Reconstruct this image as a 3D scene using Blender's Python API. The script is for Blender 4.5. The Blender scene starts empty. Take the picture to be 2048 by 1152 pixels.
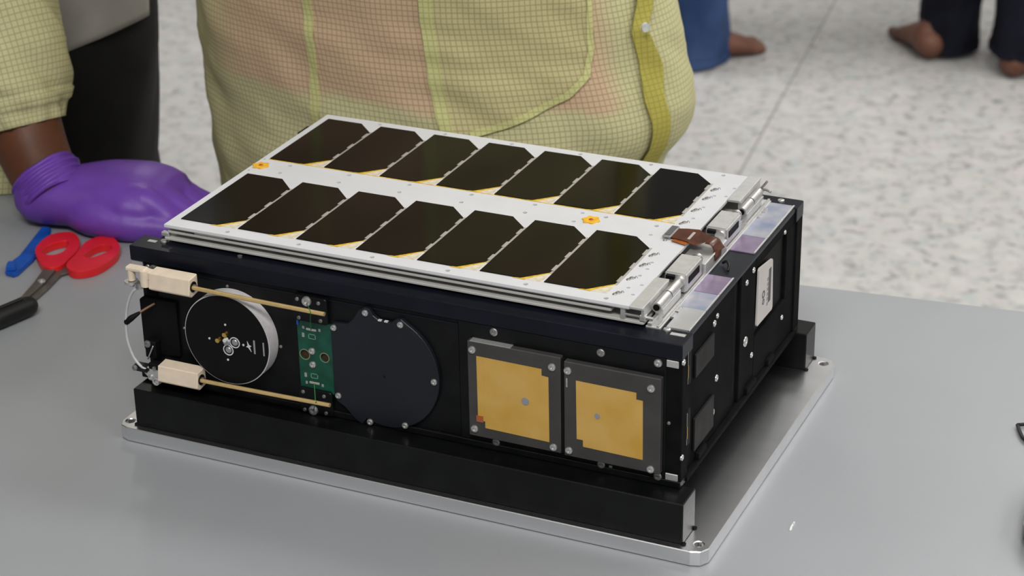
import bpy, bmesh, math, random
from mathutils import Vector, Matrix, noise
random.seed(7)
PI = math.pi
scn = bpy.context.scene
COL = scn.collection
ZB = 0.76                       # world height of the stand's top face; local units below are millimetres from there

# ------------------------------------------------------------------ camera
cam_d = bpy.data.cameras.new('camera'); cam = bpy.data.objects.new('camera', cam_d); COL.objects.link(cam)
cam_d.sensor_width = 36.0; cam_d.lens = 4237.1 / 2048 * 36.0
cam_d.clip_start = 0.05; cam_d.clip_end = 50
_C = Vector((721.84, -996.77, 649.19)); _yaw, _pit, _rol = 0.4322, -0.4371, -0.0181
_f = Vector((math.sin(-_yaw) * math.cos(_pit), math.cos(_yaw) * math.cos(_pit), math.sin(_pit)))
_r = Vector((math.cos(_yaw), math.sin(_yaw), 0)); _u = _r.cross(_f)
_c, _s = math.cos(_rol), math.sin(_rol)
_r2 = _c * _r + _s * _u; _u2 = -_s * _r + _c * _u
_M = Matrix((( _r2.x, _u2.x, -_f.x, _C.x * .001), (_r2.y, _u2.y, -_f.y, _C.y * .001), (_r2.z, _u2.z, -_f.z, _C.z * .001 + ZB), (0, 0, 0, 1)))
cam.matrix_world = _M
cam_d.dof.use_dof = True
cam_d.dof.focus_distance = (Vector((190, 20, 80)) - _C).dot(_f) * .001
cam_d.dof.aperture_fstop = 15.0
scn.camera = cam

# ------------------------------------------------------------------ world, exposure, ceiling lights
w = bpy.data.worlds.new('world'); scn.world = w; w.use_nodes = True
w.node_tree.nodes['Background'].inputs[0].default_value = (0.85, 0.9, 1.0, 1)
w.node_tree.nodes['Background'].inputs[1].default_value = 0.05
scn.view_settings.view_transform = 'Standard'; scn.view_settings.look = 'None'
scn.view_settings.gamma = 1.0; scn.view_settings.use_curve_mapping = False
scn.view_settings.exposure = -1.0
LAMPS = [(0.8, -1.5, 105), (2.4, -0.5, 30), (-2.3, 1.7, 4), (0.75, 1.5, 36), (2.3, 1.4, 30), (-1.7, 2.7, 66), (0.55, 2.9, 38), (2.3, 2.9, 36)]
for lx, ly, pw in LAMPS:
    ld = bpy.data.lights.new('ceiling_lamp', 'AREA'); ld.shape = 'RECTANGLE'; ld.size = 1.2; ld.size_y = 0.6
    ld.energy = pw; ld.color = (1.0, 0.985, 0.96)
    lo = bpy.data.objects.new('ceiling_lamp', ld); COL.objects.link(lo); lo.location = (lx, ly, 2.68)

# ------------------------------------------------------------------ materials
def _n(nt, t, **k):
    n = nt.nodes.new(t)
    for a, b in k.items(): setattr(n, a, b)
    return n
def mat(name, col, rough=.5, metal=0., spec=.5, var=0., vscale=40., bump=0., bscale=200., col2=None, coat=0., stretch=None, alpha=None):
    m = bpy.data.materials.new(name); m.use_nodes = True; nt = m.node_tree
    b = nt.nodes['Principled BSDF']
    b.inputs['Base Color'].default_value = (*col, 1); b.inputs['Roughness'].default_value = rough
    b.inputs['Metallic'].default_value = metal; b.inputs['Specular IOR Level'].default_value = spec
    b.inputs['Coat Weight'].default_value = coat
    if var or bump or col2:
        tc = _n(nt, 'ShaderNodeTexCoord'); mp = _n(nt, 'ShaderNodeMapping')
        nt.links.new(tc.outputs['Object'], mp.inputs['Vector'])
        if stretch: mp.inputs['Scale'].default_value = stretch
    if var or col2:
        nz = _n(nt, 'ShaderNodeTexNoise'); nz.inputs['Scale'].default_value = vscale; nz.inputs['Detail'].default_value = 4
        nt.links.new(mp.outputs['Vector'], nz.inputs['Vector'])
        cr = _n(nt, 'ShaderNodeValToRGB')
        c2 = col2 if col2 else tuple(min(1, c * (1 + var)) for c in col)
        c1 = col if col2 else tuple(c * (1 - var) for c in col)
        cr.color_ramp.elements[0].position = .35; cr.color_ramp.elements[1].position = .65
        cr.color_ramp.elements[0].color = (*c1, 1); cr.color_ramp.elements[1].color = (*c2, 1)
        nt.links.new(nz.outputs['Fac'], cr.inputs['Fac']); nt.links.new(cr.outputs['Color'], b.inputs['Base Color'])
    if bump:
        n2 = _n(nt, 'ShaderNodeTexNoise'); n2.inputs['Scale'].default_value = bscale; n2.inputs['Detail'].default_value = 3
        nt.links.new(mp.outputs['Vector'], n2.inputs['Vector'])
        bp = _n(nt, 'ShaderNodeBump'); bp.inputs['Strength'].default_value = bump; bp.inputs['Distance'].default_value = .001
        nt.links.new(n2.outputs['Fac'], bp.inputs['Height']); nt.links.new(bp.outputs['Normal'], b.inputs['Normal'])
    return m
M = {}
M['black'] = mat('black_anodised', (.005, .0053, .006), .4, 0, .18, .25, 60, .05, 900)
M['navy'] = mat('blue_black_anodised', (.005, .0065, .0125), .36, 0, .2, .2, 40, .05, 900)
M['rail'] = mat('black_acetal', (.0045, .0048, .005), .3, 0, .24, .3, 50, .1, 700)
M['cover'] = mat('charcoal_cover', (.0105, .0125, .018), .42, 0, .3, .15, 30, .05, 900)
M['blackmatt'] = mat('black_end_panel', (.0066, .0069, .007), .7, 0, .04, .25, 60, .05, 900)
M['soot'] = mat('matt_black', (.004, .004, .0045), .6, 0, .15, .2, 60)
M['board'] = mat('dark_grey_laminate', (.045, .043, .042), .45, 0, .4, .12, 60, .04, 600)
M['patch'] = mat('brass_patch', (.60, .345, .055), .45, .2, .5, 0, 45, .15, 120, col2=(.66, .41, .11))
M['copper'] = mat('copper_red', (.45, .13, .05), .45, .4)
M['pcb'] = mat('green_solder_mask', (.001, .062, .036), .35, 0, .5, .25, 120, .05, 500)
M['silk'] = mat('white_print', (.62, .64, .62), .6, 0, .4, .1, 300)
M['silkgreen'] = mat('pale_green_print', (.16, .30, .22), .6, 0, .4, .1, 300)
M['holering'] = mat('tan_hole_edge', (.20, .20, .12), .5)
M['greyprint'] = mat('grey_print', (.3, .3, .31), .6, 0, .4, .1, 300)
M['peek'] = mat('beige_plastic', (.74, .62, .485), .5, 0, .4, .06, 120, .08, 500)
M['brassrod'] = mat('brass_rod', (.86, .61, .27), .28, .6, .5, .06, 200)
M['alu'] = mat('brushed_aluminium', (.86, .86, .87), .28, 1., .5, .03, 9, 0, 160, stretch=(1, 6, 1))
M['alum'] = mat('milled_aluminium', (.74, .74, .74), .38, 1., .5, .05, 300)
M['satin'] = mat('satin_aluminium', (.62, .62, .61), .5, .75, .5, .05, 200)
M['steel'] = mat('screw_steel', (.62, .61, .60), .38, .85, .5, .1, 900)
M['dullsteel'] = mat('dull_steel', (.36, .35, .34), .45, .9, .5, .15, 900)
M['rimgrey'] = mat('pale_grey_foam', (.60, .58, .59), .55, 0, .4, .06, 300)
M['disc'] = mat('black_disc', (.004, .004, .0045), .5, 0, .15, .15, 80)
M['white'] = mat('white_panel_coating', (.67, .68, .70), .42, 0, .45, .02, 60)
M['edge'] = mat('panel_edge_grey', (.50, .49, .465), .5, 0, .45, .05, 100)
M['cell'] = mat('solar_cell_glass', (.0020, .0016, .0014), .11, 0, .11, .3, 15)
M['tab'] = mat('silver_interconnect', (.55, .53, .50), .45, .6)
M['kapton'] = mat('yellow_adhesive', (.72, .46, .03), .4, 0, .5, .2, 400)
M['cream'] = mat('cream_adhesive', (.66, .60, .46), .45, 0, .5, .15, 300)
M['orange'] = mat('orange_adhesive_dot', (.86, .46, .015), .35, 0, .5, .15, 300)
M['amber'] = mat('amber_centre', (.42, .09, .005), .3)
M['flex'] = mat('brown_flex', (.085, .022, .008), .22, 0, .5, .4, 90, .3, 60)
M['flexlight'] = mat('amber_flex', (.30, .085, .012), .25, 0, .5, .3, 90)
M['filmS'] = mat('silver_film', (.72, .72, .73), .3, .7, .5, .05, 60)
M['filmP'] = mat('violet_film', (.34, .25, .40), .25, .55, .5, 0, 70, .4, 40, col2=(.44, .36, .50))
M['filmB'] = mat('blue_film', (.62, .62, .68), .28, .5, .5, 0, 60, .5, 45, col2=(.34, .40, .58))
M['sticker'] = mat('white_sticker', (.63, .58, .56), .5, 0, .4, .03, 60)
M['ink'] = mat('dark_ink', (.10, .10, .115), .6)
M['tape'] = mat('grey_tape', (.030, .028, .027), .6, 0, .1, .2, 90)
M['cable'] = mat('white_coax', (.50, .53, .53), .4, 0, .5, .05, 200)
M['brownwire'] = mat('tan_wire', (.20, .10, .05), .5)
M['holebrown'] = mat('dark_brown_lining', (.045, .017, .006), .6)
M['gold'] = mat('gold_pin', (.85, .55, .15), .25, 1.)
M['solder'] = mat('solder', (.42, .42, .46), .35, .7)
M['green_thread'] = mat('green_thread', (.02, .20, .03), .5)
M['table'] = mat('grey_table_mat', (.315, .327, .345), .38, 0, .55, .03, 6, .06, 900)
M['tableedge'] = mat('grey_table_edge', (.30, .30, .30), .6)
M['red'] = mat('red_plastic', (.72, .014, .02), .35, 0, .5, .06, 60)
M['blade'] = mat('grey_steel_blade', (.19, .175, .165), .42, .75, .5, .15, 60)
M['blue'] = mat('blue_plastic', (.008, .085, .42), .4, 0, .5, .2, 60)
M['blackrub'] = mat('black_rubber', (.006, .006, .006), .5, 0, .4, .2, 80)
M['glossblack'] = mat('gloss_black', (.005, .005, .006), .12, 0, .5, .1, 50)
M['skin'] = mat('brown_skin', (.085, .030, .013), .5, 0, .35, .3, 18, .15, 250, col2=(.135, .048, .022))
M['skinfoot'] = mat('brown_skin_foot', (.22, .095, .062), .5, 0, .4, 0, 14, .1, 200, col2=(.13, .05, .03))
M['skinheel'] = mat('pinkish_sole', (.42, .20, .15), .5, 0, .4, .15, 20)
M['glove'] = mat('purple_nitrile', (.15, .052, .38), .45, 0, .4, .1, 30, .25, 160)
M['trouser'] = mat('black_trousers', (.0065, .0065, .0065), .75, 0, .25, .35, 14, .3, 200)
M['navytrouser'] = mat('dark_navy_trousers', (.008, .009, .017), .8, 0, .2, .35, 12, .3, 200)
M['denim'] = mat('blue_denim', (.024, .052, .14), .8, 0, .2, 0, 9, .4, 300, col2=(.055, .095, .22))
M['greyshirt'] = mat('grey_jersey', (.30, .285, .265), .85, 0, .2, .08, 30, .3, 120)
M['plainshirt'] = mat('dull_shirt', (.22, .22, .24), .85, 0, .2, .1, 20)
M['wall'] = mat('painted_wall', (.62, .62, .60), .7, 0, .3, .03, 3)
M['wallgrey'] = mat('grey_wall', (.22, .23, .24), .7, 0, .3, .04, 3)
M['ceil'] = mat('ceiling_paint', (.75, .75, .74), .8, 0, .3, .02, 3)
M['iron'] = mat('table_leg_paint', (.12, .12, .125), .5)
M['litter'] = mat('white_paper_scrap', (.8, .8, .8), .7)

def floor_material():
    m = bpy.data.materials.new('speckled_vinyl'); m.use_nodes = True; nt = m.node_tree; b = nt.nodes['Principled BSDF']
    b.inputs['Roughness'].default_value = .42; b.inputs['Specular IOR Level'].default_value = .4
    tc = _n(nt, 'ShaderNodeTexCoord')
    def layer(scale, lo, hi, off):
        mp = _n(nt, 'ShaderNodeMapping'); mp.inputs['Location'].default_value = (off, off * .7, 0)
        nt.links.new(tc.outputs['Object'], mp.inputs['Vector'])
        z = _n(nt, 'ShaderNodeTexNoise'); z.inputs['Scale'].default_value = scale; z.inputs['Detail'].default_value = 2.5
        nt.links.new(mp.outputs['Vector'], z.inputs['Vector'])
        r = _n(nt, 'ShaderNodeValToRGB'); r.color_ramp.elements[0].position = lo; r.color_ramp.elements[1].position = hi
        nt.links.new(z.outputs['Fac'], r.inputs['Fac']); return r.outputs['Color']
    prev = None
    base = _n(nt, 'ShaderNodeRGB'); base.outputs[0].default_value = (.56, .545, .525, 1); prev = base.outputs[0]
    for sc, lo, hi, off, c in ((38, .50, .61, 0, (.44, .43, .42)), (24, .54, .66, 5.3, (.60, .555, .55)), (30, .57, .68, 9.1, (.49, .525, .52)), (46, .585, .67, 14., (.31, .315, .315)), (20, .55, .66, 22., (.60, .59, .57))):
        mx = _n(nt, 'ShaderNodeMixRGB'); mx.inputs['Color2'].default_value = (*c, 1)
        nt.links.new(layer(sc, lo, hi, off), mx.inputs['Fac']); nt.links.new(prev, mx.inputs['Color1']); prev = mx.outputs[0]
    nt.links.new(prev, b.inputs['Base Color']); return m
M['floor'] = floor_material()
M['seam'] = mat('seam_weld', (.30, .29, .28), .5, 0, .3, .1, 30)

def gown_material(name, base, pink=None, grid=4.3, dark=.52, sat=None):
    """thin woven yellow cloth with a dark conductive grid; UVs are millimetres on the cloth. pink: clothes seen through the cloth above a wavy hem line"""
    m = bpy.data.materials.new(name); m.use_nodes = True; nt = m.node_tree; b = nt.nodes['Principled BSDF']
    b.inputs['Roughness'].default_value = .7; b.inputs['Specular IOR Level'].default_value = .25
    uv = _n(nt, 'ShaderNodeUVMap'); sp = _n(nt, 'ShaderNodeSeparateXYZ'); nt.links.new(uv.outputs[0], sp.inputs[0])
    tc = _n(nt, 'ShaderNodeTexCoord')
    def mth(op, a, c=None, clamp=False):
        n = _n(nt, 'ShaderNodeMath', operation=op); n.use_clamp = clamp
        for i, v in enumerate((a, c)):
            if v is None: continue
            if isinstance(v, (int, float)): n.inputs[i].default_value = v
            else: nt.links.new(v, n.inputs[i])
        return n.outputs[0]
    def line(o):
        fr = mth('FRACT', mth('DIVIDE', o, grid)); d = mth('ABSOLUTE', mth('SUBTRACT', fr, .5))
        return mth('MULTIPLY', mth('SUBTRACT', d, .36), 9.0, True)
    g = mth('MAXIMUM', line(sp.outputs[0]), line(sp.outputs[1]))
    nz = _n(nt, 'ShaderNodeTexNoise'); nz.inputs['Scale'].default_value = 9; nz.inputs['Detail'].default_value = 3
    nt.links.new(tc.outputs['Object'], nz.inputs['Vector'])
    mx = _n(nt, 'ShaderNodeMixRGB'); mx.inputs['Color1'].default_value = (*base, 1); mx.inputs['Color2'].default_value = (*(c * .86 for c in base), 1)
    nt.links.new(nz.outputs['Fac'], mx.inputs['Fac']); col = mx.outputs[0]
    if pink:
        k = mth('MULTIPLY', mth('ADD', mth('SUBTRACT', sp.outputs[1], 84.), mth('MULTIPLY', mth('SUBTRACT', nz.outputs['Fac'], .5), 40.)), .12, True)
        lf = mth('MULTIPLY', mth('SUBTRACT', sp.outputs[0], -170.), .016, True)
        rt = mth('MULTIPLY', mth('SUBTRACT', 215., sp.outputs[0]), .05, True)
        k = mth('MULTIPLY', mth('MULTIPLY', mth('MULTIPLY', k, lf), rt), .72)
        mp = _n(nt, 'ShaderNodeMixRGB'); mp.inputs['Color2'].default_value = (*pink, 1)
        nt.links.new(k, mp.inputs['Fac']); nt.links.new(col, mp.inputs['Color1']); col = mp.outputs[0]
    md = _n(nt, 'ShaderNodeMixRGB', blend_type='MULTIPLY'); md.inputs['Color2'].default_value = (dark, dark * .98, dark * .9, 1)
    nt.links.new(g, md.inputs['Fac']); nt.links.new(col, md.inputs['Color1'])
    nt.links.new(md.outputs[0], b.inputs['Base Color'])
    n2 = _n(nt, 'ShaderNodeTexNoise'); n2.inputs['Scale'].default_value = 26; n2.inputs['Detail'].default_value = 3
    nt.links.new(tc.outputs['Object'], n2.inputs['Vector'])
    bp = _n(nt, 'ShaderNodeBump'); bp.inputs['Strength'].default_value = .35; bp.inputs['Distance'].default_value = .006
    nt.links.new(n2.outputs['Fac'], bp.inputs['Height']); nt.links.new(bp.outputs['Normal'], b.inputs['Normal'])
    return m
M['gown'] = gown_material('yellow_grid_cloth', (.68, .64, .36), pink=(.68, .43, .30), dark=.6)
M['gownpocket'] = gown_material('yellow_grid_cloth_double', (.66, .59, .31), dark=.6)
M['gownseam'] = gown_material('yellow_grid_seam', (.70, .69, .31), dark=.7)
M['gownfold'] = gown_material('yellow_grid_fold', (.52, .46, .10), dark=.75)
M['gownflap'] = gown_material('yellow_grid_flap', (.64, .61, .34), dark=.65)

# ------------------------------------------------------------------ mesh helpers (millimetres in, metres out)
class MB:
    def __init__(s): s.v = []; s.f = []; s.uv = {}
    def add(s, vs, fs):
        o = len(s.v); s.v += [tuple(p) for p in vs]; s.f += [tuple(i + o for i in q) for q in fs]; return s
    def box(s, x0, x1, y0, y1, z0, z1):
        return s.add([(x0,y0,z0),(x1,y0,z0),(x1,y1,z0),(x0,y1,z0),(x0,y0,z1),(x1,y0,z1),(x1,y1,z1),(x0,y1,z1)],
                     [(3,2,1,0),(4,5,6,7),(0,1,5,4),(1,2,6,5),(2,3,7,6),(3,0,4,7)])
    def prism(s, poly, plane, a, b, holes=()):
        """polygon (with holes) in plane 'xy','xz','yz' extruded from a to b along the third axis"""
        def P(p, t): return {'xy': (p[0], p[1], t), 'xz': (p[0], t, p[1]), 'yz': (t, p[0], p[1])}[plane]
        if not holes:
            n = len(poly)
            return s.add([P(p, a) for p in poly] + [P(p, b) for p in poly],
                         [tuple(range(n)), tuple(range(2 * n - 1, n - 1, -1))] + [(i, i + n, (i + 1) % n + n, (i + 1) % n) for i in range(n)])
        bm = bmesh.new(); loops = [poly] + list(holes); rings = []; edges = []
        for lp in loops:
            vs = [bm.verts.new((p[0], p[1], 0)) for p in lp]
            edges += [bm.edges.new((vs[i], vs[(i + 1) % len(vs)])) for i in range(len(vs))]; rings.append(len(vs))
        bm.verts.index_update()
        bmesh.ops.triangle_fill(bm, use_beauty=True, use_dissolve=False, edges=edges)
        bm.verts.index_update(); N = len(bm.verts)
        flat = [(v.co.x, v.co.y) for v in bm.verts]; tris = [tuple(v.index for v in f.verts) for f in bm.faces]; bm.free()
        fs = list(tris) + [tuple(i + N for i in reversed(t)) for t in tris]; k = 0
        for n in rings:
            fs += [(k + i, k + (i + 1) % n, k + (i + 1) % n + N, k + i + N) for i in range(n)]; k += n
        return s.add([P(p, a) for p in flat] + [P(p, b) for p in flat], fs)
    def cyl(s, c, axis, r, h, n=20, r2=None):
        ax = Vector(axis).normalized(); t = Vector((0, 0, 1)) if abs(ax.z) < .9 else Vector((1, 0, 0))
        e1 = ax.cross(t).normalized(); e2 = ax.cross(e1); c = Vector(c); r2 = r if r2 is None else r2
        vs = [c + (e1 * math.cos(2*PI*i/n) + e2 * math.sin(2*PI*i/n)) * r for i in range(n)] + [c + ax * h + (e1 * math.cos(2*PI*i/n) + e2 * math.sin(2*PI*i/n)) * r2 for i in range(n)]
        return s.add(vs, [tuple(range(n)), tuple(range(2*n-1, n-1, -1))] + [(i, i+n, (i+1) % n+n, (i+1) % n) for i in range(n)])
    def ring(s, c, axis, r0, r1, h, n=24):
        ax = Vector(axis).normalized(); t = Vector((0, 0, 1)) if abs(ax.z) < .9 else Vector((1, 0, 0))
        e1 = ax.cross(t).normalized(); e2 = ax.cross(e1); c = Vector(c); vs = []
        for r, k in ((r0, 0), (r1, 0), (r1, h), (r0, h)):
            vs += [c + ax * k + (e1 * math.cos(2*PI*i/n) + e2 * math.sin(2*PI*i/n)) * r for i in range(n)]
        fs = []
        for q in range(4):
            a, b = q * n, ((q + 1) % 4) * n
            fs += [(a+i, a+(i+1) % n, b+(i+1) % n, b+i) for i in range(n)]
        return s.add(vs, fs)
    def loft(s, rings, cap=True, closed=True):
        n = len(rings[0]); vs = [p for r in rings for p in r]; fs = []
        for k in range(len(rings) - 1):
            for i in range(n if closed else n - 1):
                fs.append((k*n+i, k*n+(i+1) % n, (k+1)*n+(i+1) % n, (k+1)*n+i))
        if cap and closed: fs += [tuple(range(n-1, -1, -1)), tuple((len(rings)-1)*n+i for i in range(n))]
        return s.add(vs, fs)
    def limb(s, pts, rad, n=16, up=(0, 0, 1), steps=5, round_end=True):
        """tapered tube through points; rad entries are r or (r_side, r_up)"""
        P = [Vector(p) for p in pts]; R = [(r, r) if isinstance(r, (int, float)) else r for r in rad]
        def cr(a, b, c, d, t): return .5 * ((2*b) + (c-a)*t + (2*a-5*b+4*c-d)*t*t + (3*b-a-3*c+d)*t**3)
        pp, rr = [], []
        for i in range(len(P) - 1):
            a, b, c, d = P[max(i-1, 0)], P[i], P[i+1], P[min(i+2, len(P)-1)]
            for k in range(steps):
                t = k / steps; pp.append(cr(a, b, c, d, t)); rr.append((R[i][0]*(1-t)+R[i+1][0]*t, R[i][1]*(1-t)+R[i+1][1]*t))
        pp.append(P[-1]); rr.append(R[-1])
        if round_end:
            for e in (0, 1):
                d = (pp[0]-pp[1]).normalized() if e == 0 else (pp[-1]-pp[-2]).normalized()
                b, r = (pp[0], rr[0]) if e == 0 else (pp[-1], rr[-1])
                ex = [(b + d * (min(r) * math.sin(a)), (r[0]*math.cos(a), r[1]*math.cos(a))) for a in (.5, 1., 1.35)]
                if e == 0: pp = [x[0] for x in reversed(ex)] + pp; rr = [x[1] for x in reversed(ex)] + rr
                else: pp += [x[0] for x in ex]; rr += [x[1] for x in ex]
        rings = []; U = Vector(up)
        for i, p in enumerate(pp):
            d = (pp[min(i+1, len(pp)-1)] - pp[max(i-1, 0)]).normalized()
            sd = d.cross(U)
            if sd.length < .05: sd = d.cross(Vector((1, 0, 0)))
            sd.normalize(); u2 = sd.cross(d)
            rings.append([p + sd * (math.cos(2*PI*k/n) * rr[i][0]) + u2 * (math.sin(2*PI*k/n) * rr[i][1]) for k in range(n)])
        return s.loft(rings)
    def tube(s, pts, r, n=8, steps=4): return s.limb(pts, [r] * len(pts), n, (0.13, .21, .97), steps, False)
    def build(s, name, m, parent=None, smooth=False, bevel=0., seg=1, auto=None, uv=None):
        me = bpy.data.meshes.new(name); me.from_pydata([(a*.001, b*.001, c*.001) for a, b, c in s.v], [], s.f); me.update()
        if uv:
            ul = me.uv_layers.new(name='UVMap')
            for l in me.loops: ul.data[l.index].uv = uv[l.vertex_index]
        bm = bmesh.new(); bm.from_mesh(me)
        bmesh.ops.recalc_face_normals(bm, faces=bm.faces)
        if bevel:
            es = [e for e in bm.edges if len(e.link_faces) == 2 and e.calc_face_angle(0) > .6]
            bmesh.ops.bevel(bm, geom=es, offset=bevel * .001, segments=seg, affect='EDGES', clamp_overlap=True)
        bm.to_mesh(me); bm.free()
        if smooth or auto:
            for p in me.polygons: p.use_smooth = True
            if auto:
                try: me.set_sharp_from_angle(angle=auto)
                except Exception: pass
        me.materials.append(m)
        o = bpy.data.objects.new(name, me); COL.objects.link(o)
        if parent: o.parent = parent
        return o
def tag(o, label=None, cat=None, group=None, kind=None):
    if label: o['label'] = label
    if cat: o['category'] = cat
    if group: o['group'] = group
    if kind: o['kind'] = kind
    return o
def empty(name, loc=(0, 0, ZB), rz=0):
    o = bpy.data.objects.new(name, None); COL.objects.link(o); o.location = loc; o.rotation_euler = (0, 0, rz); o.empty_display_size = .05; return o
def circ(cx, cy, r, n=14): return [(cx + r * math.cos(2*PI*i/n), cy + r * math.sin(2*PI*i/n)) for i in range(n)]
def rrect(x0, x1, y0, y1, r, n=4):
    pts = []
    for cx, cy, a in ((x1-r, y1-r, 0), (x0+r, y1-r, 90), (x0+r, y0+r, 180), (x1-r, y0+r, 270)):
        pts += [(cx + r*math.cos(math.radians(a+90*k/n)), cy + r*math.sin(math.radians(a+90*k/n))) for k in range(n+1)]
    return pts
SCREW = {}
def screw(parent, pos, axis, r=2.2, m='steel', name='screw', h=1.3, flat=False):
    """button-head screw with a socket; one shared mesh for each size"""
    key = (r, m, h, flat)
    if key not in SCREW:
        mb = MB(); n = 18
        prof = [(0, h*.35), (r*.36, h*.35), (r*.42, h*.92), (r*.62, h), (r*.9, h*.75), (r, h*.3), (r, -.4)] if not flat else [(0, -.8), (r*.45, -.8), (r*.5, h*.9), (r*.93, h), (r, h*.6), (r, -.4)]
        rings = [[(q*math.cos(2*PI*i/n), q*math.sin(2*PI*i/n), z) for i in range(n)] for q, z in [(max(a, .02), b) for a, b in prof]]
        mb.loft(rings); o = mb.build(name, M[m], None, auto=.7); SCREW[key] = o.data
        o.parent = parent
    else:
        o = bpy.data.objects.new(name, SCREW[key]); COL.objects.link(o); o.parent = parent
    o.location = Vector(pos) * .001
    o.rotation_euler = Vector((0, 0, 1)).rotation_difference(Vector(axis)).to_euler()
    return o
def copy(o, parent, loc=None):
    c = o.copy(); COL.objects.link(c); c.parent = parent
    if loc: c.location = Vector(loc) * .001
    return c
def lerp_table(T, z):
    if z <= T[0][0]: return T[0][1:]
    for a, b in zip(T, T[1:]):
        if z <= b[0]:
            t = (z - a[0]) / (b[0] - a[0]); t = t*t*(3-2*t) if False else t
            return tuple(p + (q-p)*t for p, q in zip(a[1:], b[1:]))
    return T[-1][1:]

# ------------------------------------------------------------------ the room
TR = 0.1037                                                     # the table and the floor seams are turned a little from the stand
fl = empty('floor', (-.376, 2.412, 0), 0.127); tag(fl, kind='structure')
for k, (a, b) in enumerate(((-3600, -2004), (-2000, -2), (2, 2000), (2004, 4200))):
    MB().box(a, b, -5600, 3000, -4, 0).build('vinyl_sheet', M['floor'], fl)
for a in (-2002, 0, 2002):
    MB().box(a-2, a+2, -5600, 3000, -4, -.6).build('weld_seam', M['seam'], fl)
def wallbox(name, x0, x1, y0, y1, z0, z1, m):
    o = MB().box(x0, x1, y0, y1, z0, z1).build(name, m); tag(o, kind='structure'); return o
wallbox('wall_back', -3300, 3500, 4900, 5000, -4, 2760, M['wall'])
wallbox('wall_front', -3300, 3500, -2700, -2600, -4, 2760, M['wallgrey'])
wallbox('wall_left', -3400, -3300, -2700, 5000, -4, 2760, M['wallgrey'])
wallbox('wall_right', 3500, 3600, -2700, 5000, -4, 2760, M['wall'])
wallbox('ceiling', -3400, 3600, -2700, 5000, 2760, 2800, M['ceil'])

# ------------------------------------------------------------------ work table
tb = empty('work_table', (.324, .371, .75), TR)
tag(tb, 'large grey work table carrying the stand, scissors and tools', 'table')
MB().box(-1150, 900, -1150, 0, -32, 0).build('table_top', M['table'], tb, bevel=1.5, seg=2)
for x, y in ((-1090, -60), (-1090, -1090), (840, -60), (840, -1090)):
    MB().box(x-25, x+25, y-25, y+25, -749, -32).build('leg', M['iron'], tb, bevel=2)
MB().box(-1060, 810, -75, -45, -90, -32).build('apron', M['iron'], tb)

# ------------------------------------------------------------------ stand: base plate with two black rails
st = empty('mounting_stand')
tag(st, 'brushed aluminium base plate with two black rails under the satellite', 'stand')
out = [(-9.4+8, -20.2), (389-9, -20.2), (389-3, -18.2), (389, -13), (389, 236), (386, 241.5), (380, 243.8), (-2, 243.8), (-8, 241), (-9.4, 236), (-9.4, -13), (-7, -18)]
bp = MB().prism(out, 'xy', -9.6, 0, [circ(-4.0, -11.7, 3.0), circ(382, -10.5, 3.0), circ(382, 235.3, 3.0), circ(-4, 235.3, 3.0)]).build('base_plate', M['alu'], st, bevel=.7)
for x, y in ((-4, -11.7), (382, -10.5), (382, 235.3), (-4, 235.3)):
    MB().ring((x, y, -7.5), (0, 0, 1), 1.6, 3.0, 3).build('insert', M['dullsteel'], bp)
for ya, yb in ((-15.4, 5.5), (220.6, 241.3)):
    rl = MB().box(3.1, 373.7, ya, yb, .15, 26.6).build('support_rail', M['rail'], st, bevel=.6)
    for xx in (2.6, 374.2):
        for yy in (ya + 1, yb - 1):
            MB().cyl((xx, yy, -.05), (0, 0, 1), 1.4, 1.0, 10).build('locating_notch', M['soot'], rl)

# ------------------------------------------------------------------ satellite
sat = empty('cube_satellite')
tag(sat, 'black boxy satellite with white solar panel on top, clamped on rails', 'satellite')
# --- frame
MB().box(10, 362.5, 4, 222, 27, 117.5).build('core', M['soot'], sat)
for nm, y0, y1 in (('frame_bar', 0, 17.5), ('frame_bar', 211.5, 226.3)):
    b = MB().prism([(y0, 109.2), (y1, 109.2), (y1, 119.2), (y0, 119.2)], 'yz', 0, 366).build(nm, M['navy'], sat, bevel=.5)
MB().box(0, 366, 0, 9, 27.0, 31.2).build('frame_bar', M['black'], sat, bevel=.4)
MB().box(0, 366, 217, 226, 27.0, 31.2).build('frame_bar', M['black'], sat, bevel=.4)
for x0, x1 in ((9.0, 17), (355.6, 366)):
    for y0, y1 in ((1.2, 12), (214, 225.2)):
        MB().box(x0, x1, y0, y1, 30.5, 109.8).build('corner_post', M['blackmatt'], sat, bevel=.3)
# bright bare pads at the bar ends, on front and top faces
for x0, x1, z0, z1 in ((0, 8.3, 104.6, 109.0), (356.3, 363.6, 103.8, 108.2), (356.6, 364.2, 30.6, 35.3)):
    MB().box(x0, x1, .7, 5, z0, z1).build('bare_pad', M['satin'], sat, bevel=.3)
for x0, x1, y0, y1 in ((7.5, 13.5, 9.2, 12.2), (354.5, 363.3, 10.3, 13.4)):
    MB().box(x0, x1, y0, y1, 118.8, 119.5).build('bare_pad', M['satin'], sat)
for p in ((17.4, 13.2), (351.0, 15.3), (352.7, 219.8)): screw(sat, (p[0], p[1], 119.2), (0, 0, 1), 2.3, 'steel', h=1.2)
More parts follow.
